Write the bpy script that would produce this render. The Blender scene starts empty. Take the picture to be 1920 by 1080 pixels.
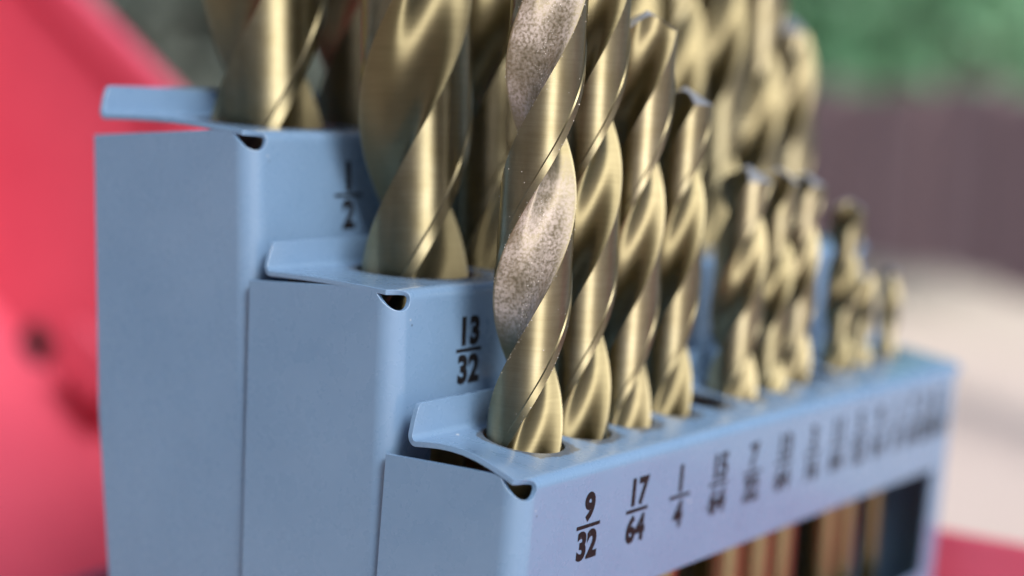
import bpy, bmesh, math, random
from mathutils import Vector, Matrix, Euler
sc = bpy.context.scene
S = 0.001                     # everything below is written in millimetres, the scene is in metres
OFF = Vector((0, 0, 88.0))    # the paving lies at z = 0
rad = math.radians
random.seed(7)

# ------------------------------------------------------------------ camera
cam_d = bpy.data.cameras.new('camera'); cam = bpy.data.objects.new('camera', cam_d)
sc.collection.objects.link(cam); sc.camera = cam
R = [[0.5738011775954396, -0.8178672756749632, 0.04295728075775257],
     [-0.0648208890816678, -0.09763876711522146, -0.9931087168557539],
     [0.8164254166356831, 0.5670624220808791, -0.10904012350973358]]
CAMPOS = Vector((-121.074, -81.559, 32.733))
M = Matrix.Identity(4)
for i in range(3):
    M[i][0] = R[0][i]; M[i][1] = -R[1][i]; M[i][2] = -R[2][i]; M[i][3] = (CAMPOS[i] + OFF[i]) * S
cam.matrix_world = M
cam_d.sensor_width = 36.0; cam_d.lens = 62.22
cam_d.clip_start = 0.005; cam_d.clip_end = 500.0
cam_d.dof.use_dof = True; cam_d.dof.focus_distance = 0.1555
cam_d.dof.aperture_fstop = 62.22 / 5.8

# ------------------------------------------------------------------ world and sun
SUN_AZ, SUN_EL = rad(246), rad(42)      # direction towards the sun (from +X, counter-clockwise)
world = bpy.data.worlds.new('World'); sc.world = world; world.use_nodes = True
wn = world.node_tree.nodes; wl = world.node_tree.links
sky = wn.new('ShaderNodeTexSky'); sky.sky_type = 'NISHITA'; sky.sun_disc = False
sky.sun_elevation = SUN_EL; sky.sun_rotation = rad(90) - SUN_AZ
sky.air_density = 1.0; sky.dust_density = 3.0; sky.ozone_density = 1.0
wl.new(sky.outputs[0], wn['Background'].inputs[0]); wn['Background'].inputs[1].default_value = 0.085
sun_d = bpy.data.lights.new('sun', 'SUN'); sun = bpy.data.objects.new('sun', sun_d); sc.collection.objects.link(sun)
sun_d.energy = 2.0; sun_d.angle = rad(22); sun_d.color = (1.0, 0.975, 0.93)
sd = Vector((math.cos(SUN_AZ) * math.cos(SUN_EL), math.sin(SUN_AZ) * math.cos(SUN_EL), math.sin(SUN_EL)))
sun.rotation_euler = sd.to_track_quat('Z', 'Y').to_euler(); sun.location = (0, 0, 3)
vs = sc.view_settings
vs.view_transform = 'Standard'; vs.look = 'None'; vs.gamma = 1.0; vs.use_curve_mapping = False; vs.exposure = 0.65

# ------------------------------------------------------------------ materials
def mat(name, col, rough=0.5, metal=0.0, **kw):
    m = bpy.data.materials.new(name); m.use_nodes = True
    b = m.node_tree.nodes['Principled BSDF']
    b.inputs['Base Color'].default_value = (*col, 1); b.inputs['Roughness'].default_value = rough
    b.inputs['Metallic'].default_value = metal
    for k, v in kw.items(): b.inputs[k.replace('_', ' ')].default_value = v
    return m
def nodes(m): return m.node_tree.nodes, m.node_tree.links, m.node_tree.nodes['Principled BSDF']
def objco(N, L, scale):
    tc = N.new('ShaderNodeTexCoord'); mp = N.new('ShaderNodeMapping')
    mp.inputs['Scale'].default_value = scale if hasattr(scale, '__len__') else (scale,) * 3
    L.new(tc.outputs['Object'], mp.inputs[0]); return mp.outputs[0]
def noise(N, L, vec, scale=1.0, detail=3, rough=0.55):
    n = N.new('ShaderNodeTexNoise'); n.inputs['Scale'].default_value = scale
    n.inputs['Detail'].default_value = detail; n.inputs['Roughness'].default_value = rough
    L.new(vec, n.inputs['Vector']); return n.outputs[0]
def ramp(N, L, fac, stops):
    r = N.new('ShaderNodeValToRGB'); e = r.color_ramp.elements
    while len(e) < len(stops): e.new(0.5)
    for k, (p, c) in enumerate(stops):
        e[k].position = p; e[k].color = (*c, 1) if hasattr(c, '__len__') else (c, c, c, 1)
    L.new(fac, r.inputs[0]); return r.outputs[0]
def mix(N, L, fac, a, b, mode='MIX'):
    x = N.new('ShaderNodeMix'); x.data_type = 'RGBA'; x.blend_type = mode
    for sock, v in ((x.inputs[0], fac), (x.inputs[6], a), (x.inputs[7], b)):
        if isinstance(v, bpy.types.NodeSocket): L.new(v, sock)
        elif hasattr(v, '__len__'): sock.default_value = (*v, 1)
        else: sock.default_value = v
    return x.outputs[2]
def bump(N, L, b, h, strength, dist):
    n = N.new('ShaderNodeBump'); n.inputs['Strength'].default_value = strength
    n.inputs['Distance'].default_value = dist; L.new(h, n.inputs['Height']); L.new(n.outputs[0], b.inputs['Normal']); return n

# blue-grey enamel on sheet steel: slight orange peel, a few dust nibs and dark pin-pricks
PAINT = mat('blue_enamel', (0.30, 0.43, 0.68), 0.30, 0.0, Specular_IOR_Level=0.55, Coat_Weight=0.35, Coat_Roughness=0.12)
N, L, B = nodes(PAINT)
big = noise(N, L, objco(N, L, 90), 1, 4)
col = mix(N, L, ramp(N, L, big, [(0.3, 0.0), (0.7, 1.0)]), (0.158, 0.275, 0.452), (0.177, 0.298, 0.480))
v = N.new('ShaderNodeTexVoronoi'); v.inputs['Scale'].default_value = 1; L.new(objco(N, L, 190), v.inputs['Vector'])
spk = ramp(N, L, v.outputs['Distance'], [(0.0, 1.0), (0.028, 1.0), (0.04, 0.0)])
col = mix(N, L, spk, col, (0.03, 0.035, 0.05))
v2 = N.new('ShaderNodeTexVoronoi'); v2.inputs['Scale'].default_value = 1; L.new(objco(N, L, (210, 190, 230)), v2.inputs['Vector'])
spk2 = ramp(N, L, v2.outputs['Distance'], [(0.0, 1.0), (0.025, 0.9), (0.04, 0.0)])
col = mix(N, L, spk2, col, (0.75, 0.76, 0.80))
L.new(col, B.inputs['Base Color'])
L.new(ramp(N, L, noise(N, L, objco(N, L, 400), 1, 3), [(0.3, 0.20), (0.7, 0.38)]), B.inputs['Roughness'])
sm = noise(N, L, objco(N, L, (60, 60, 140)), 1, 5, 0.65)
hz = N.new('ShaderNodeMath'); hz.operation = 'ADD'
sc1 = ramp(N, L, noise(N, L, objco(N, L, (900, 900, 60)), 1, 2, 0.5), [(0.70, 0.0), (0.74, 1.0)])
L.new(mix(N, L, ramp(N, L, sm, [(0.54, 0.0), (0.72, 0.12)]), col, (0.26, 0.38, 0.56)), B.inputs['Base Color'])
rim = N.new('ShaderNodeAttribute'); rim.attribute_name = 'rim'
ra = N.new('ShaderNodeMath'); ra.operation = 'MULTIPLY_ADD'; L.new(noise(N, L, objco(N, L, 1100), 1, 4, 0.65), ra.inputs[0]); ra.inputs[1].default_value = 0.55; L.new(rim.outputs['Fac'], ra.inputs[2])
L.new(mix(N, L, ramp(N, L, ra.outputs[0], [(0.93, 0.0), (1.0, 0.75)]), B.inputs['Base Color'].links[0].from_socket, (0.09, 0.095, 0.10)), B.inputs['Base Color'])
wv = noise(N, L, objco(N, L, 85), 1, 2, 0.5)
L.new(mix(N, L, 0.12, wv, noise(N, L, objco(N, L, 900), 1, 3, 0.6)), hz.inputs[0]); L.new(mix(N, L, 0.06, (0, 0, 0), sc1), hz.inputs[1])
bump(N, L, B, hz.outputs[0], 0.07, 0.0012)

PRINT = mat('black_print', (0.012, 0.011, 0.013), 0.5, 0.0, Specular_IOR_Level=0.2)
N, L, B = nodes(PRINT)
L.new(mix(N, L, ramp(N, L, noise(N, L, objco(N, L, 2500), 1, 3), [(0.62, 0.0), (0.72, 1.0)]), (0.012, 0.011, 0.013), (0.09, 0.10, 0.14)), B.inputs['Base Color'])

def gold(name, dusty=False):
    m = mat(name, (0.50, 0.43, 0.26), 0.3, 1.0, Anisotropic=0.95, Anisotropic_Rotation=0.25)
    N, L, B = nodes(m)
    lines = noise(N, L, objco(N, L, (150, 150, 3600)), 1, 3, 0.7)        # grinding marks run round the drill
    blot = noise(N, L, objco(N, L, 260), 1, 4, 0.6)
    c = mix(N, L, ramp(N, L, blot, [(0.32, 0.0), (0.7, 1.0)]), (0.37, 0.328, 0.195), (0.485, 0.445, 0.30))
    at = N.new('ShaderNodeAttribute'); at.attribute_name = 'flute'
    c = mix(N, L, at.outputs['Fac'], c, (0.38, 0.335, 0.20))
    r = ramp(N, L, lines, [(0.25, 0.43), (0.75, 0.53)])
    r = mix(N, L, at.outputs['Fac'], r, (0.57, 0.57, 0.57))
    c = mix(N, L, ramp(N, L, lines, [(0.35, 0.22), (0.6, 0.0)]), c, (0.20, 0.17, 0.09))
    oi_ = N.new('ShaderNodeObjectInfo')
    c = mix(N, L, 1.0, c, ramp(N, L, oi_.outputs['Random'], [(0.0, (0.86, 0.85, 0.84)), (0.5, (1.0, 0.98, 0.95)), (1.0, (1.06, 1.04, 1.08))]), 'MULTIPLY')
    tg = N.new('ShaderNodeTangent'); tg.direction_type = 'RADIAL'; tg.axis = 'Z'
    L.new(tg.outputs[0], B.inputs['Tangent'])
    bump(N, L, B, lines, 0.10, 0.00008)
    if dusty:
        du = N.new('ShaderNodeAttribute'); du.attribute_name = 'dust'
        n1 = ramp(N, L, noise(N, L, objco(N, L, 300), 1, 4), [(0.34, 0.38), (0.64, 0.90)])
        n2 = ramp(N, L, noise(N, L, objco(N, L, 3600), 1, 2), [(0.36, 0.40), (0.60, 1.0)])
        f = mix(N, L, 1.0, mix(N, L, 1.0, n1, n2, 'MULTIPLY'), du.outputs['Fac'], 'MULTIPLY')
        c = mix(N, L, f, c, (0.66, 0.585, 0.565)); r = mix(N, L, f, r, (0.9, 0.9, 0.9))
        L.new(mix(N, L, f, (1, 1, 1), (0.06, 0.06, 0.06)), B.inputs['Metallic'])
    L.new(c, B.inputs['Base Color']); L.new(r, B.inputs['Roughness'])
    return m
GOLD = gold('titanium_gold'); GOLD_DUST = gold('titanium_gold_dusty', True)
SHANK = mat('shank_gold', (0.42, 0.37, 0.21), 0.33, 1.0)
TIPM = mat('ground_tip', (0.70, 0.70, 0.68), 0.5, 1.0)
DUSTM = mat('pale_dust', (0.80, 0.76, 0.74), 0.8)

RED = mat('red_enamel', (0.60, 0.03, 0.05), 0.42, 0.0, Specular_IOR_Level=0.55, Coat_Weight=0.5, Coat_Roughness=0.15)
N, L, B = nodes(RED)
L.new(mix(N, L, ramp(N, L, noise(N, L, objco(N, L, 40), 1, 4), [(0.35, 0.0), (0.7, 1.0)]), (0.68, 0.098, 0.168), (0.75, 0.122, 0.195)), B.inputs['Base Color'])
bump(N, L, B, noise(N, L, objco(N, L, 300), 1, 3), 0.15, 0.0004)
BLACK = mat('black_slot', (0.01, 0.008, 0.008), 0.6)

PAVE = mat('pink_beige_concrete', (0.50, 0.42, 0.38), 0.85)
N, L, B = nodes(PAVE)
c = mix(N, L, ramp(N, L, noise(N, L, objco(N, L, 3), 1, 5), [(0.3, 0.0), (0.7, 1.0)]), (0.76, 0.63, 0.575), (0.84, 0.72, 0.665))
c = mix(N, L, ramp(N, L, noise(N, L, objco(N, L, 220), 1, 4), [(0.4, 0.0), (0.75, 0.5)]), c, (0.36, 0.30, 0.27))
L.new(c, B.inputs['Base Color']); bump(N, L, B, noise(N, L, objco(N, L, 260), 1, 4), 0.4, 0.001)

WOOD = mat('stained_board', (0.12, 0.075, 0.08), 0.75)
N, L, B = nodes(WOOD)
oi = N.new('ShaderNodeObjectInfo')
g = noise(N, L, objco(N, L, (160, 160, 7)), 1, 4)
c = mix(N, L, ramp(N, L, g, [(0.3, 0.0), (0.7, 1.0)]), (0.27, 0.185, 0.20), (0.40, 0.30, 0.315))
c = mix(N, L, oi.outputs['Random'], c, mix(N, L, 0.5, c, (0.13, 0.095, 0.12)))
L.new(c, B.inputs['Base Color']); bump(N, L, B, g, 0.4, 0.001)

def leafmat(name, a, b):
    m = mat(name, a, 0.5); N, L, B = nodes(m)
    L.new(mix(N, L, ramp(N, L, noise(N, L, objco(N, L, 9), 1, 3), [(0.35, 0.0), (0.65, 1.0)]), a, b), B.inputs['Base Color'])
    tr = N.new('ShaderNodeBsdfTranslucent'); ms = N.new('ShaderNodeMixShader'); ms.inputs[0].default_value = 0.45
    L.new(B.inputs['Base Color'].links[0].from_socket, tr.inputs[0]); out = N['Material Output']
    L.new(B.outputs[0], ms.inputs[1]); L.new(tr.outputs[0], ms.inputs[2]); L.new(ms.outputs[0], out.inputs['Surface'])
    return m
LEAF = leafmat('fresh_leaf', (0.26, 0.52, 0.33), (0.36, 0.66, 0.44))
LEAF_DARK = leafmat('dark_leaf', (0.035, 0.055, 0.062), (0.06, 0.085, 0.09))
LEAF_GREY = leafmat('grey_green_leaf', (0.22, 0.27, 0.25), (0.32, 0.38, 0.34))
BARK = mat('bark', (0.09, 0.065, 0.05), 0.9)

# ------------------------------------------------------------------ helpers
def link(o, parent=None):
    sc.collection.objects.link(o)
    if parent: o.parent = parent
    return o
def mesh(name, verts, faces, material, parent=None, smooth=True, sharp=None):
    me = bpy.data.meshes.new(name)
    me.from_pydata([(x * S, y * S, z * S) for x, y, z in verts], [], faces); me.update()
    if smooth: me.polygons.foreach_set('use_smooth', [True] * len(me.polygons))
    if sharp: me.set_sharp_from_angle(angle=rad(sharp))
    me.materials.append(material)
    return link(bpy.data.objects.new(name, me), parent)
def empty(name, loc, rot=(0, 0, 0)):
    o = bpy.data.objects.new(name, None); o.empty_display_size = 0.01
    o.location = (Vector(loc) + OFF) * S; o.rotation_euler = rot
    return link(o)
def tag(o, label, cat, group=None, kind=None):
    if label: o['label'] = label
    if cat: o['category'] = cat
    if group: o['group'] = group
    if kind: o['kind'] = kind
    return o
def box(verts, faces, x0, x1, y0, y1, z0, z1):
    b = len(verts)
    verts += [(x, y, z) for z in (z0, z1) for y in (y0, y1) for x in (x0, x1)]
    faces += [(b, b+2, b+3, b+1), (b+4, b+5, b+7, b+6), (b, b+1, b+5, b+4), (b+2, b+6, b+7, b+3), (b, b+4, b+6, b+2), (b+1, b+3, b+7, b+5)]
def bevel(o, w, seg=2, ang=40):
    m = o.modifiers.new('edge', 'BEVEL'); m.width = w * S; m.segments = seg; m.limit_method = 'ANGLE'; m.angle_limit = rad(ang); m.harden_normals = True
    return o
def solid(o, t):
    m = o.modifiers.new('sheet', 'SOLIDIFY'); m.thickness = t * S; m.offset = -1; m.use_even_offset = False
    return o
def lerp(a, b, t): return a + (b - a) * t
def interp(tab, t):
    for (t0, v0), (t1, v1) in zip(tab, tab[1:]):
        if t <= t1: return v0 + (v1 - v0) * (t - t0) / (t1 - t0)
    return tab[-1][1]

# ------------------------------------------------------------------ ground
g = mesh('ground', [(-300000, -300000, -88), (300000, -300000, -88), (300000, 300000, -88), (-300000, 300000, -88)], [(0, 1, 2, 3)], PAVE, smooth=False)
tag(g, None, None, kind='structure')

# ------------------------------------------------------------------ low board edging and shrubs far behind, plus unseen ones added for reflections
fo = Vector((1232, 466, -88)); fd = Vector((0.602, 0.798, 0)); fang = math.atan2(fd.y, fd.x)
fence = empty('timber_edging', fo, (0, 0, fang))
tag(fence, 'low dark brown edging of upright boards at the back of the paving', 'fence')
bv, bf = [], []; box(bv, bf, -24, 24, 0, 18, 0, 144)
bm_ = None
for i in range(64):
    if bm_ is None:
        b = bevel(mesh('board', bv, bf, WOOD, fence, smooth=False), 2.5); bm_ = b.data
    else:
        b = bpy.data.objects.new('board', bm_); link(b, fence)
        m = b.modifiers.new('edge', 'BEVEL'); m.width = 2.5 * S; m.segments = 2
    b.location = Vector((-1250 + i * 51.5, random.uniform(-4, 4), random.uniform(-8, 0))) * S
    b.rotation_euler = (random.uniform(-.02, .02), random.uniform(-.012, .012), random.uniform(-.03, .03))

def shrub(name, label, c, rx, rz, n, leaf, m, group='shrubs behind the paving'):
    t = empty(name, (c[0], c[1], -88)); tag(t, label, 'shrub', group)
    sv, sf = [], []
    clumps = [(random.gauss(0, rx * .45), random.gauss(0, rx * .45), random.uniform(rz * .12, rz)) for _ in range(max(8, n // 45))]
    for cx, cy, cz in clumps[:14]:
        b = len(sv); k = 5
        for f, r in ((0, 7), (.5, 5), (1, 2)):
            for a in range(k):
                an = a / k * math.tau; sv.append((cx * f + r * math.cos(an), cy * f + r * math.sin(an), cz * (f ** .8)))
        for q in range(2):
            for a in range(k): sf.append((b + q*k + a, b + q*k + (a+1) % k, b + (q+1)*k + (a+1) % k, b + (q+1)*k + a))
    mesh('stem', sv, sf, BARK, t)
    V, F = [], []
    for i in range(n):
        cx, cy, cz = random.choice(clumps); s = rx * .2
        p = Vector((cx + random.gauss(0, s), cy + random.gauss(0, s), max(12, cz + random.gauss(0, s))))
        e = Euler((random.uniform(-1.1, 1.1), random.uniform(-1.1, 1.1), random.uniform(0, math.tau))).to_matrix()
        l = leaf * random.uniform(.6, 1.25); w = l * .42; b = len(V)
        for q in ((0, 0, 0), (l * .35, -w * .5, l * .05), (l * .35, w * .5, l * .05), (l * .75, -w * .36, l * .03), (l * .75, w * .36, l * .03), (l, 0, -l * .08), (l * .5, 0, -l * .03)):
            V.append(tuple(p + e @ Vector(q)))
        F += [(b, b+1, b+6), (b, b+6, b+2), (b+1, b+3, b+6), (b+2, b+6, b+4), (b+3, b+5, b+6), (b+4, b+6, b+5)]
    mesh('foliage', V, F, m, t)
for k, (a_, d_, w_, h_) in enumerate(((118, 1500, 420, 1100), (146, 1350, 420, 1250), (174, 1300, 420, 1250), (202, 1400, 420, 1150))):  # unseen shrubs added so end plates and flutes reflect something dark
    shrub('leafy_shrub', ('added unseen dense dark shrub for reflections, to the far left', 'added unseen dense dark shrub for reflections, left of the lid', 'added unseen dense dark shrub for reflections, facing the end plates', 'added unseen dense dark shrub for reflections, behind the camera')[k],
          (d_ * math.cos(rad(a_)), d_ * math.sin(rad(a_))), w_, h_, 2600, 95, LEAF_DARK)
shrub('leafy_shrub', 'bright green shrub at the right, behind the board edging', (1600, 610), 230, 640, 2600, 48, LEAF)
shrub('leafy_shrub', 'green shrub behind the drills, above the far end of the board edging', (1960, 1010), 230, 640, 2600, 48, LEAF)
shrub('leafy_shrub', 'green shrub at the far right, farther back than the bright one', (1930, 700), 220, 560, 2200, 46, LEAF)
shrub('leafy_shrub', 'grey green shrub seen between the red lid and the thickest drill', (1330, 1380), 210, 330, 2000, 50, LEAF_GREY)
shrub('leafy_shrub', 'dark shrub above the edge of the open red lid', (1500, 1750), 340, 900, 3200, 52, LEAF_DARK)
shrub('leafy_shrub', 'dark shrub hidden mostly behind the gold drills', (1900, 1350), 340, 800, 2600, 52, LEAF_DARK)

# ------------------------------------------------------------------ red case
case = empty('drill_case', (50, -11, -88))
tag(case, 'open red enamelled steel case that the drill stands rise out of', 'case')
CX, CY = 50, -11
def wall(name, x0, x1, y0, y1, z0, z1, par, m=RED, w=0.4):
    v_, f_ = [], []; box(v_, f_, x0 - CX, x1 - CX, y0 - CY, y1 - CY, z0 + 88, z1 + 88)
    return bevel(mesh(name, v_, f_, m, par, smooth=True), w)
X0, X1, Y0, Y1, ZB, ZR = -5, 105, -88, 66, -87, -23
base = wall('base', X0, X1, Y0, Y1, ZB, ZB + 1.2, case)
base['label'] = 'red floor of the case base'
wall('side_wall', X1 - 1.2, X1, Y0, Y1, ZB + 1.2, ZR, case)
wall('side_wall', X0, X0 + 1.2, Y0, Y1, ZB + 1.2, ZR, case)
wall('front_wall', X0 + 1.2, X1 - 1.2, Y0, Y0 + 1.2, ZB + 1.2, -58, case)
wall('back_wall', X0 + 1.2, X1 - 1.2, Y1 - 1.2, Y1, ZB + 1.2, ZR, case)
# lid: local frame u = across (x), e1 = away from the hinge, e2 = depth of the lid
LA = rad(34.5); H = Vector((CX, 67, -26)); LL, LD = 152, 64
def lid_part(name, boxes, m=RED, w=0.5, par=None):
    v_, f_ = [], []
    for b_ in boxes: box(v_, f_, *b_)
    out = []
    for x, a, d in v_:
        out.append((x, H.y - CY + a * math.cos(LA) + d * math.sin(LA), H.z + 88 + a * math.sin(LA) - d * math.cos(LA)))
    f_ = [tuple(reversed(q)) for q in f_]
    return bevel(mesh(name, out, f_, m, par or case, smooth=True), w)
lid = lid_part('lid_panel', [(-55, 55, 0, LL, LD - 1, LD)], w=0.3)
for sx in (-1, 1):
    xo = 55 * sx; xi = 54 * sx
    wl_ = lid_part('lid_side_wall', [(min(xo, xi), max(xo, xi), 0, LL, 8, LD - 1)], w=0.3)
    lid_part('lid_rim', [(min(xo + 1.6 * sx, xi - 1.2 * sx), max(xo + 1.6 * sx, xi - 1.2 * sx), 0, LL, 0, 7.9)], w=1.2)
lid_part('lid_end_wall', [(-54, 54, LL - 1, LL, 0, LD - 1)], w=0.3)
lid_part('lid_hinge_wall', [(-54, 54, 0, 1, 1, LD - 1)], w=0.3)
lid_part('corner_slot', [(51.5, 53.9, 97, 104.5, 58, 62.9)], BLACK, 0.8)
tab = lid_part('stop_tab', [(47.5, 53.95, 76, 90, 49, 54), (46.5, 49, 76, 90, 44, 55)], RED, 1.4)
# hinge barrel
hv, hf = [], []
for i in range(2):
    for k in range(16):
        a = k / 16 * math.tau; hv.append(((-50, 50)[i], 67 - CY + 1.9 * math.cos(a) + 1.2, -25 + 88 + 1.9 * math.sin(a)))
for k in range(16): hf.append((k, 16 + k, 16 + (k + 1) % 16, (k + 1) % 16))
hf += [tuple(range(16)), tuple(reversed(range(16, 32)))]
mesh('hinge', hv, hf, RED, case, sharp=40)

# ------------------------------------------------------------------ printed fractions
_txt = {}
def text_mesh(s):
    if s not in _txt:
        cu = bpy.data.curves.new('t', 'FONT'); cu.body = s; cu.size = 1.0; cu.align_x = 'CENTER'; cu.offset = 0.05; cu.resolution_u = 4
        cu.space_character = 1.02
        ob = bpy.data.objects.new('t', cu); sc.collection.objects.link(ob)
        dg = bpy.context.evaluated_depsgraph_get(); me = bpy.data.meshes.new_from_object(ob.evaluated_get(dg))
        vs_ = [tuple(q.co) for q in me.vertices]; fs_ = [tuple(q.vertices) for q in me.polygons]
        ys = [q[1] for q in vs_]; lo, hi = min(ys), max(ys)
        _txt[s] = ([(x, (y - lo) / (hi - lo), 0) for x, y, z in vs_], fs_)
        bpy.data.objects.remove(ob); bpy.data.meshes.remove(me); bpy.data.curves.remove(cu)
    return _txt[s]
def fraction(n, d, X, zc, h, parent, label):
    """number standing on the front sheet: text x -> X, text y -> Z, 0.03 mm proud of the paint"""
    V, F = [], []
    w = h * 1.2
    def put(s, zb, hh):
        v_, f_ = text_mesh(s); b = len(V)
        for x, y, _ in v_: V.append((X + x * w, -0.03, zb + y * hh))
        for f in f_: F.append(tuple(b + i for i in f))
    put(n, zc + 0.38, h); put(d, zc - 0.38 - h, h)
    bw = 0.7 * h; b = len(V)
    for x, z in ((-bw, -.17), (bw, -.17), (bw, .17), (-bw, .17)): V.append((X + x, -0.03, zc + z))
    F.append((b, b+1, b+2, b+3))
    o = mesh('printed_fraction', V, F, PRINT, parent, smooth=False); o['label'] = label
    return o

# ------------------------------------------------------------------ drill stands (three folded sheet-steel tiers)
RB, RT, TH = 2.0, 1.1, 0.5        # corner bend, top bend, sheet thickness
LEN = 100.2
def tier(name, label, pos, tilt, D, zt0, slope, ze1, yf, hf_, bow, holes, zbot, window, numbers):
    t = empty(name, pos, (rad(tilt), 0, 0)); tag(t, label, 'drill stand', 'stepped drill stands in the case')
    V, F = [], []; idx = {}; RIM = set()
    def vert(p):
        k = (round(p[0] * 2000), round(p[1] * 2000), round(p[2] * 2000))
        if k not in idx: idx[k] = len(V); V.append(p)
        return idx[k]
    def grid(rows, keep=None):
        ids = [[vert(p) for p in r] for r in rows]
        for a, (r0, r1) in enumerate(zip(ids, ids[1:])):
            for c_ in range(len(r0) - 1):
                q = []
                for i in (r0[c_], r0[c_+1], r1[c_+1], r1[c_]):
                    if i not in q: q.append(i)
                if len(q) < 3: continue
                if keep and not keep(a, c_): continue
                F.append(tuple(q))
    z0 = zt0 - RT; ze0 = zt0 + 0.08; zmin = z0 - 0.75
    zt = lambda y: zt0 + slope * y
    # x columns shared by front, top bend and top plate
    SUB = 8
    bounds = []
    for i, (hx, hr) in enumerate(holes):
        if i == 0: bounds.append(hx - hr - 1.3)
        else:
            px, pr = holes[i-1]; bounds.append((px + pr + hx - hr) / 2)
    bounds.append(min(holes[-1][0] + holes[-1][1] + 1.3, LEN - 2))
    xs = [bounds[0]]
    for a, b in zip(bounds, bounds[1:]): xs += [lerp(a, b, k / SUB) for k in range(1, SUB + 1)]
    far = [lerp(bounds[-1], LEN - RB, k / 5) for k in range(1, 6)]
    NN = 8
    def xrow(xn): return [lerp(xn, bounds[0], k / NN) for k in range(NN)] + xs + far
    XN = RB + .15; YH = RB + 1.1
    # --- wrap: end plate, bend, front sheet, far bend, far end plate
    path = []           # (x, y, ztop)
    for k in range(7): y = lerp(D, YH, k / 6); path.append((0, y, lerp(ze1, ze0, k / 6)))
    hole_pts = [(0, lerp(YH, RB, k / 6)) for k in range(1, 7)]
    hole_pts += [(RB - RB * math.cos(a), RB - RB * math.sin(a)) for a in [k / 10 * math.pi / 2 for k in range(1, 11)]]
    tot = (YH - RB) + RB * math.pi / 2 + (XN - RB); acc = 0; pv = (0, YH)
    prof = [(0, ze0), (.1, ze0 - .04)]
    for k in range(25):
        f = k / 24; prof.append((.18 + .82 * f, lerp(ze0 - .12, z0, f) + (zmin - lerp(ze0 - .12, z0, .6)) * max(0, math.sin(math.pi * f ** 1.2)) ** .55))
    for q in hole_pts:
        acc += math.dist(q, pv); pv = q; path.append((q[0], q[1], interp(prof, acc / tot)))
    xr0 = xrow(XN)
    path += [(x, 0, z0) for x in xr0]
    for k in range(1, 9): a = k / 8 * math.pi / 2; path.append((LEN - RB + RB * math.sin(a), RB - RB * math.cos(a), z0 + (zt0 - .3 - z0) * 0))
    for k in range(1, 5): y = lerp(RB, D, k / 4); path.append((LEN, y, z0 + .6))
    zrows = [-3.2, -4, -8, -12.7, -14, -20, -26.7, -28, lerp(-28, zbot, .5), zbot]
    rows = []
    for k in range(6): rows.append([(x, y, lerp(zt_, -3.2, (k / 6) ** 1.0)) for x, y, zt_ in path])
    for zz in zrows:
        rows.append([(x, (y if (y < D * .6 or zz > -14 - 30 * (not window)) else y - max(0, (-zz - 14)) * .045), zz) for x, y, _ in path])
    def keep(a, c_):
        
        x = (path[c_][0] + path[c_+1][0]) / 2; y = path[c_][1] + path[c_+1][1]
        return not (y == 0 and 6 < x < 94.5 and 6 + 3 <= a < 6 + (6 if window else 8))
    grid(rows, keep)
    # --- top bend
    sl = math.atan(slope); end = math.pi / 2 - sl
    xprof = [(0, XN), (.2, XN + .05), (.42, XN + .02), (.58, XN - .22), (.7, XN - .62), (.8, XN - 1.1), (.88, XN - 1.6), (.94, .2), (1, 0.0)]
    rows = []; NB = 12
    for k in range(NB + 1):
        f = k / NB; th = f * end
        y = RT - RT * math.cos(th); z = z0 + RT * math.sin(th)
        rows.append([(x, y, z) for x in xrow(interp(xprof, f))] + [(LEN, y, z)])
    yb, zb = rows[-1][0][1], rows[-1][0][2]
    grid(list(reversed(rows)))
    ztop = lambda y: zb + (y - yb) * math.tan(sl)
    # --- top plate with round holes
    RF = 0.6
    ye = yf - RF
    def ygrid(xa):
        return [[(x, lerp(yb, ye, k / SUB), ztop(lerp(yb, ye, k / SUB))) for x in xa] for k in range(SUB + 1)]
    nr = ygrid([lerp(0, bounds[0], k / NN) for k in range(NN + 1)])
    nr = [[(x, y, z + bow * (1 - x / bounds[0]) ** 1.5 * math.sin(math.pi * k / SUB) ** 1.0 * (k > 0) * (k < SUB)) for x, y, z in row] for k, row in enumerate(nr)]
    grid(list(reversed(nr)))
    grid(list(reversed(ygrid([bounds[-1]] + far + [LEN]))))
    for (hx, hr), a, b in zip(holes, bounds, bounds[1:]):
        ring = []
        for k in range(SUB): ring.append((lerp(a, b, k / SUB), yb))
        for k in range(SUB): ring.append((b, lerp(yb, ye, k / SUB)))
        for k in range(SUB): ring.append((lerp(b, a, k / SUB), ye))
        for k in range(SUB): ring.append((a, lerp(ye, yb, k / SUB)))
        hy = holes_y
        n = len(ring); inn = []
        for x, y in ring:
            an = math.atan2(y - hy, x - hx); inn.append((hx + hr * math.cos(an), hy + hr * math.sin(an)))
        # spread angles evenly for a round hole
        for k in range(n):
            k2 = (k + 1) % n
            o0 = vert((ring[k][0], ring[k][1], ztop(ring[k][1]))); o1 = vert((ring[k2][0], ring[k2][1], ztop(ring[k2][1])))
            i0 = vert((inn[k][0], inn[k][1], ztop(inn[k][1]))); i1 = vert((inn[k2][0], inn[k2][1], ztop(inn[k2][1])))
            F.append((o0, o1, i1, i0)); RIM.add(i0)
    # --- upturned flange along the back edge
    rows = []
    ze_ = ztop(ye)
    for k in range(9):
        th = k / 8 * (math.pi / 2 + sl * 0) ; y = ye + RF * math.sin(th); z = ze_ + RF * (1 - math.cos(th))
        rows.append((y, z, 0.0 if k < 3 else 0.05 * (k - 2)))
    y1, z1 = rows[-1][:2]
    for k, xo in ((.35, .55), (.75, .95), (.93, 1.2), (1.0, 1.5)): rows.append((y1 + 0.06 * hf_ * k, z1 + (hf_ - RF) * k, xo))
    fr = []
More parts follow.
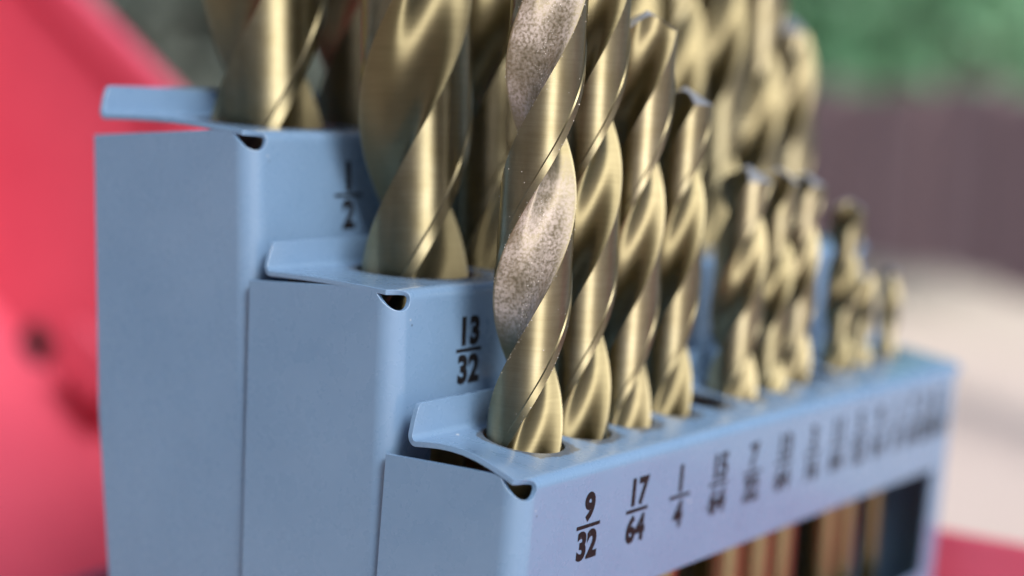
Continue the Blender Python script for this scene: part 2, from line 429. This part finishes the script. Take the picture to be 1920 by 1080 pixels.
    for y, z, xo in rows:
        fr.append([(lerp(xo, bounds[0], k / NN), y, z) for k in range(NN)] + [(x, y, z) for x in xs + far] + [(LEN - xo, y, z)])
    grid(list(reversed(fr)))
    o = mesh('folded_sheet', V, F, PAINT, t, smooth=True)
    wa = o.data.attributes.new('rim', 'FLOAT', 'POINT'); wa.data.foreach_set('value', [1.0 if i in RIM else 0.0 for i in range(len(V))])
    bmx = bmesh.new(); bmx.from_mesh(o.data); bmesh.ops.recalc_face_normals(bmx, faces=bmx.faces)
    # outward check: the front sheet has to face -y
    s_ = sum(f.normal.y * f.calc_area() for f in bmx.faces if abs(f.calc_center_median().y) < 1e-6)
    if s_ > 0: bmesh.ops.reverse_faces(bmx, faces=bmx.faces)
    bmx.to_mesh(o.data); bmx.free()
    solid(o, TH); bevel(o, 0.2, 3, 50)
    fv, ff = [], []; box(fv, ff, 1, LEN - 1, 1, D - 5, zbot + .2, zbot + 1.2); mesh('floor_plate', fv, ff, PAINT, t, smooth=False)
    for n, d, X, zc, h in numbers: fraction(n, d, X, zc, h, t, 'black printed fraction %s/%s' % (n, d))
    return t

def tier_matrix(pos, tilt): return Matrix.Translation(Vector(pos)) @ Matrix.Rotation(rad(tilt), 4, 'X')
IN = 25.4
T3 = dict(pos=(-0.8, 0, 0), tilt=2.86); T2 = dict(pos=(-0.4, 14.654, 14.75), tilt=-0.05); T1 = dict(pos=(0, 32.80, 28.30), tilt=-2.82)
front = [('9', '32', 10.1), ('17', '64', 18.5), ('1', '4', 26.6), ('15', '64', 35.0), ('7', '32', 42.4), ('13', '64', 49.8), ('3', '16', 57.2), ('11', '64', 63.8),
         ('5', '32', 70.2), ('9', '64', 76.6), ('1', '8', 82.6), ('7', '64', 87.4), ('3', '32', 91.6), ('5', '64', 94.6), ('1', '16', 97.0)]
lab_x = [10.37, 18.75, 26.75, 34.6, 41.95, 49.2, 56.3, 62.8, 68.8, 74.4, 79.6, 84.2, 88.2, 91.7, 94.6]
front = [(n, d, x + min(.6, (97.4 - x) * .2)) for n, d, x in front]; lab_x = [x + .65 for x in lab_x]
mid = [('13', '32', 13.6), ('25', '64', 26.4), ('3', '8', 38.6), ('23', '64', 50.4), ('11', '32', 61.8), ('21', '64', 72.6), ('5', '16', 83.0), ('19', '64', 92.6)]
back = [('1', '2', 13.2), ('31', '64', 28.2), ('15', '32', 42.8), ('29', '64', 56.8), ('7', '16', 70.2), ('27', '64', 83.2)]
dia = lambda n, d: int(n) / int(d) * IN
HY3, HY2, HY1 = 7.45, 8.6, 10.2
FAT = {('13', '32'): 1.06, ('1', '2'): 1.03, ('13', '64'): 1.12, ('3', '16'): 1.14, ('11', '64'): 1.14, ('9', '64'): 1.14, ('1', '8'): 1.14, ('3', '32'): 1.14}   # as the set in the picture measures
def mkholes(rowl, gap): return [(x, dia(n, d) / 2 * FAT.get((n, d), 1) + gap) for n, d, x in rowl]
holes_y = HY3
tier('drill_stand', 'front and lowest blue grey drill stand, numbered from 9/32 downwards', T3['pos'], T3['tilt'], 14.8, 0.52, 0.112, -0.07, 12.2, 3.1, .9,
     [(x, min(r, 5.2)) for x, r in mkholes(front[:13], .22)] + [(94.75, 1.1), (97.0, .9)], -62, True,
     [(n, d, x, -5.2 + .006 * i, 2.75) for i, ((n, d, _), x) in enumerate(zip(front, lab_x))])
holes_y = HY2
tier('drill_stand', 'middle blue grey drill stand with 13/32 printed beside its corner', T2['pos'], T2['tilt'], 17.45, 0.40, 0.028, -0.30, 15.4, 2.6, .15,
     mkholes(mid, .25), -78, False, [(n, d, x - 2.4, -5.85, 2.8) for n, d, x in mid])
holes_y = HY1
tier('drill_stand', 'back and tallest blue grey drill stand with 1/2 printed on it', T1['pos'], T1['tilt'], 21.3, 0.05, 0.086, -0.35, 20.2, 2.9, .4,
     mkholes(back, .25), -93, False, [(n, d, x + .7, -6.3, 3.0) for n, d, x in back])

# ------------------------------------------------------------------ drills
def drill(n, d, X, T, hy, zl, above, below, notch, pitch, lean=(0, 0), label='', rings=6, seg=1.0, dusty=False, group='gold twist drills in the stands', flute_below=6, fat=1.0):
    D = dia(n, d) * fat; Rr = D / 2 * .995
    base = tier_matrix(**T) @ Vector((X, hy, zl))
    name = 'twist_drill'
    e = empty(name, base, (rad(T['tilt'] + lean[0]), rad(lean[1]), 0)); tag(e, label, 'drill bit', group)
    LAND = 77.0
    span = rad(180 - LAND)                       # flute: one concave sweep from cutting edge to heel
    A_, B_ = Vector((1, 0)), Vector((.968 * math.cos(span), .968 * math.sin(span)))
    C_ = -0.10 * Vector((math.cos(span * .5), math.sin(span * .5)))
    fl = []
    for k in range(61):
        q = k / 60; w_ = A_ * (1 - q) ** 2 + C_ * 2 * q * (1 - q) + B_ * q * q
        fl.append((math.atan2(w_.y, w_.x) / span, w_.length))
    pr = []
    nl = max(6, int(14 * seg)); nf = max(10, int(24 * seg))
    for h in (0, 180):
        for k in range(nl): a = k / nl * (LAND - 13); pr.append((h + a, .968, 0))
        pr += [(h + LAND - 13, .969, 0), (h + LAND - 11, 1.0, 0), (h + LAND - 6, 1.0, 0), (h + LAND, 1.0, 0)]
        for k in range(1, nf): u, rr_ = fl[round(60 * k / nf)]; pr.append((h + LAND + u * (180 - LAND), rr_, 1))
    n_ = len(pr)
    notch_phi = LAND + .48 * (180 - LAND)
    psi0 = 125 - notch_phi - 360 * notch / pitch     # deepest flute faces image-left at height `notch`
    def pt(phi, r, z):
        a = rad(phi + psi0 + 360 * z / pitch); return (Rr * r * math.cos(a), Rr * r * math.sin(a), z)
    zb, ztp = -flute_below, above
    cone = 0.6
    step = pitch * rings / 360; nz = max(4, int((ztp - Rr * cone - zb) / step))
    V, F, A, DU = [], [], [], []
    zs = [lerp(zb, ztp - Rr * cone - .05, k / nz) for k in range(nz + 1)]
    for z in zs + ['tip']:
        for phi, r, fl_ in pr:
            zz = ztp - cone * Rr * r if z == 'tip' else z
            V.append(pt(phi, r, zz)); A.append(float(fl_))
            dz = max(0, min(1, (zz - 7.5) / 3)) * max(0, min(1, (26 - zz) / 3)) if zz < 26.5 else max(0, min(1, (zz - 26.5) / 2))
            DU.append(fl_ * dz)
    for i in range(len(zs)):
        for k in range(n_):
            k2 = (k + 1) % n_; F.append((i*n_ + k, i*n_ + k2, (i+1)*n_ + k2, (i+1)*n_ + k))
    o = mesh('fluted_body', V, F, GOLD_DUST if dusty else GOLD, e, smooth=True, sharp=38)
    at = o.data.attributes.new('flute', 'FLOAT', 'POINT'); at.data.foreach_set('value', A)
    at = o.data.attributes.new('dust', 'FLOAT', 'POINT'); at.data.foreach_set('value', DU)
    # ground point
    tb = len(zs) * n_; TV = V[tb:] + [(0, 0, ztp + .02)]; TF = [(k, (k + 1) % n_, n_) for k in range(n_)]
    mesh('ground_point', TV, TF, TIPM, e, smooth=False)
    # plain shank below the flutes
    sv, sf = [], []; ns = 24
    for z, r in ((zb + .6, .3), (zb, .93), (zb - .6, .955), (-below + .8, .955), (-below, .82)):
        for k in range(ns): a = k / ns * math.tau; sv.append((Rr * r * math.cos(a), Rr * r * math.sin(a), z))
    for i in range(4):
        for k in range(ns): sf.append((i*ns + (k + 1) % ns, i*ns + k, (i+1)*ns + k, (i+1)*ns + (k + 1) % ns))
    sf.append(tuple(reversed(range(4*ns, 5*ns)))); sf.append(tuple(range(ns)))
    mesh('shank', sv, sf, SHANK, e, smooth=True, sharp=40)
    if dusty:   # swarf and dust grains clinging to the flutes and edges
        gv, gf = [], []; rnd = random.Random(3)
        for i in range(900):
            if rnd.random() < .72:
                z = rnd.uniform(9, 22) if rnd.random() < .55 else rnd.uniform(29, 44)
                h = rnd.choice((0, 180)); u = rnd.uniform(.25, .98); phi = h + LAND + u * (180 - LAND); r = interp(fl, u)
                s = rnd.uniform(.02, .07)
            else:
                z = rnd.uniform(2, 44); h = rnd.choice((0, 180)); phi = h + rnd.choice((LAND - rnd.uniform(0, 2), rnd.uniform(0, 3), rnd.uniform(0, LAND))); r = 1.0 if phi - h > LAND - 8 else .968
                s = rnd.uniform(.025, .06) * (1.5 if rnd.random() < .15 else 1)
            c_ = Vector(pt(phi, r, z)); b = len(gv)
            m_ = Euler((rnd.uniform(0, 6), rnd.uniform(0, 6), rnd.uniform(0, 6))).to_matrix()
            for q in ((1, 0, -.5), (-.6, .9, -.5), (-.6, -.9, -.5), (.1, 0, .9)): gv.append(tuple(c_ + m_ @ (Vector(q) * s)))
            gf += [(b, b+2, b+1), (b, b+1, b+3), (b+1, b+2, b+3), (b+2, b, b+3)]
        gr = mesh('dust_grains', gv, gf, DUSTM, e, smooth=False); gr['kind'] = 'stuff'; gr['label'] = 'pale dust and swarf grains on the flutes'
    return e

P = 5.77
zl3 = lambda: 0.52 + .112 * HY3
D3 = [ # n, d, X, above, notch, pitch, lean, label
 ('9', '32', 10.1, 52, 7.3, 41.2, (-1.9, 0), 'dusty gold drill with pale grains in its flutes, nearest in the front row', True, 4, 1.3),
 ('17', '64', 18.5, 48, 9.5, 40.2, (-2.6, 0), 'gold drill behind the printed 17/64, second in the front row', False, 5, 1.1),
 ('1', '4', 26.6, 39.5, 6.2, 39.5, (-1.6, 0), 'gold drill behind the printed 1/4, its ground tip just inside the picture top', False, 6, 1),
 ('15', '64', 35.0, 32.5, 7.4, 36, (-1.6, 0), 'gold drill with its pale tip showing, fourth in the front row before the empty hole', False, 6, .9),
 ('13', '64', 49.8, 24.5, 5.0, 30, (-1.6, 0), 'gold drill just beyond the empty hole of the front row', False, 8, .7),
 ('3', '16', 57.2, 24.2, 3.5, 27, (-1.7, 0), 'gold drill in the middle of the three blurred ones beyond the empty hole', False, 8, .7),
 ('11', '64', 63.8, 23.6, 6.0, 25, (-1.5, 0), 'third blurred gold drill beyond the empty hole, before the second gap', False, 8, .7),
 ('9', '64', 76.6, 20.2, 4.5, 20, (-1.6, 0), 'taller of the thin blurred drills beyond the second gap', False, 9, .6),
 ('1', '8', 82.6, 11.5, 3.0, 18, (-1.6, 0), 'short thin blurred drill next to the taller thin one', False, 9, .6),
 ('3', '32', 91.6, 11.0, 3.0, 13.5, (-1.6, 0), 'thinnest and farthest drill near the end of the front stand', False, 10, .5)]
for n, d, X, ab, no, pi_, ln, lb, du, rg, sg in D3:
    X += min(.6, (97.4 - X) * .2)
    drill(n, d, X, T3, HY3, zl3(), ab, 56, no, pi_, ln, lb, rg, sg, du, fat=FAT.get((n, d), 1))
D2 = [('13', '32', 13.6, 62, 6.2, 59, (-2.0, 0), 'thick gold drill behind the printed 13/32, nearest in the middle stand', 4, 1.2),
 ('25', '64', 26.4, 58, 13, 56, (-1.6, 0), 'gold drill with a dark flute, second in the middle stand', 6, 1),
 ('3', '8', 38.6, 55, 4, 54, (-1.5, 0), 'third gold drill in the middle stand, hidden by the front row', 7, .8),
 ('23', '64', 50.4, 52, 9, 52, (-1.5, 0), 'fourth gold drill in the middle stand, hidden by the front row', 7, .8),
 ('11', '32', 61.8, 45, 6, 50, (-1.5, 0), 'fifth gold drill in the middle stand, seen above the front row tips', 7, .8),
 ('21', '64', 72.6, 41, 12, 47, (-1.5, 0), 'sixth gold drill in the middle stand, reaching the picture top', 7, .8),
 ('5', '16', 83.0, 36, 3, 45, (-1.5, 0), 'seventh gold drill in the middle stand, second from its far end', 7, .8),
 ('19', '64', 92.6, 29, 7, 43, (-1.5, 0), 'last gold drill of the middle stand with a blurred pale tip at upper right', 7, .8)]
for n, d, X, ab, no, pi_, ln, lb, rg, sg in D2:
    drill(n, d, X, T2, HY2, .62, ab, 68, no, pi_, ln, lb, rg, sg, fat=FAT.get((n, d), 1))
D1 = [('1', '2', 13.2, 60, 3.9, 71, (0, 0), 'thickest gold drill at upper left, nearest in the back stand', 4, 1.1),
 ('31', '64', 28.2, 60, 5, 69, (0, 0), 'thick dark fluted drill just right of the thickest one in the back stand', 6, .9),
 ('15', '32', 42.8, 58, 5, 67, (0, 0), 'third drill of the back stand, hidden by the nearer rows', 7, .8),
 ('29', '64', 56.8, 56, 12, 65, (0, 0), 'fourth drill of the back stand, hidden by the nearer rows', 7, .8),
 ('7', '16', 70.2, 54, 8, 63, (0, 0), 'fifth drill of the back stand, hidden by the nearer rows', 7, .8),
 ('27', '64', 83.2, 52, 2, 61, (0, 0), 'last drill of the back stand, hidden by the nearer rows', 7, .8)]
for n, d, X, ab, no, pi_, ln, lb, rg, sg in D1:
    drill(n, d, X, T1, HY1, .05 + .086 * HY1, ab, 85, no, pi_, ln, lb, rg, sg, fat=FAT.get((n, d), 1))
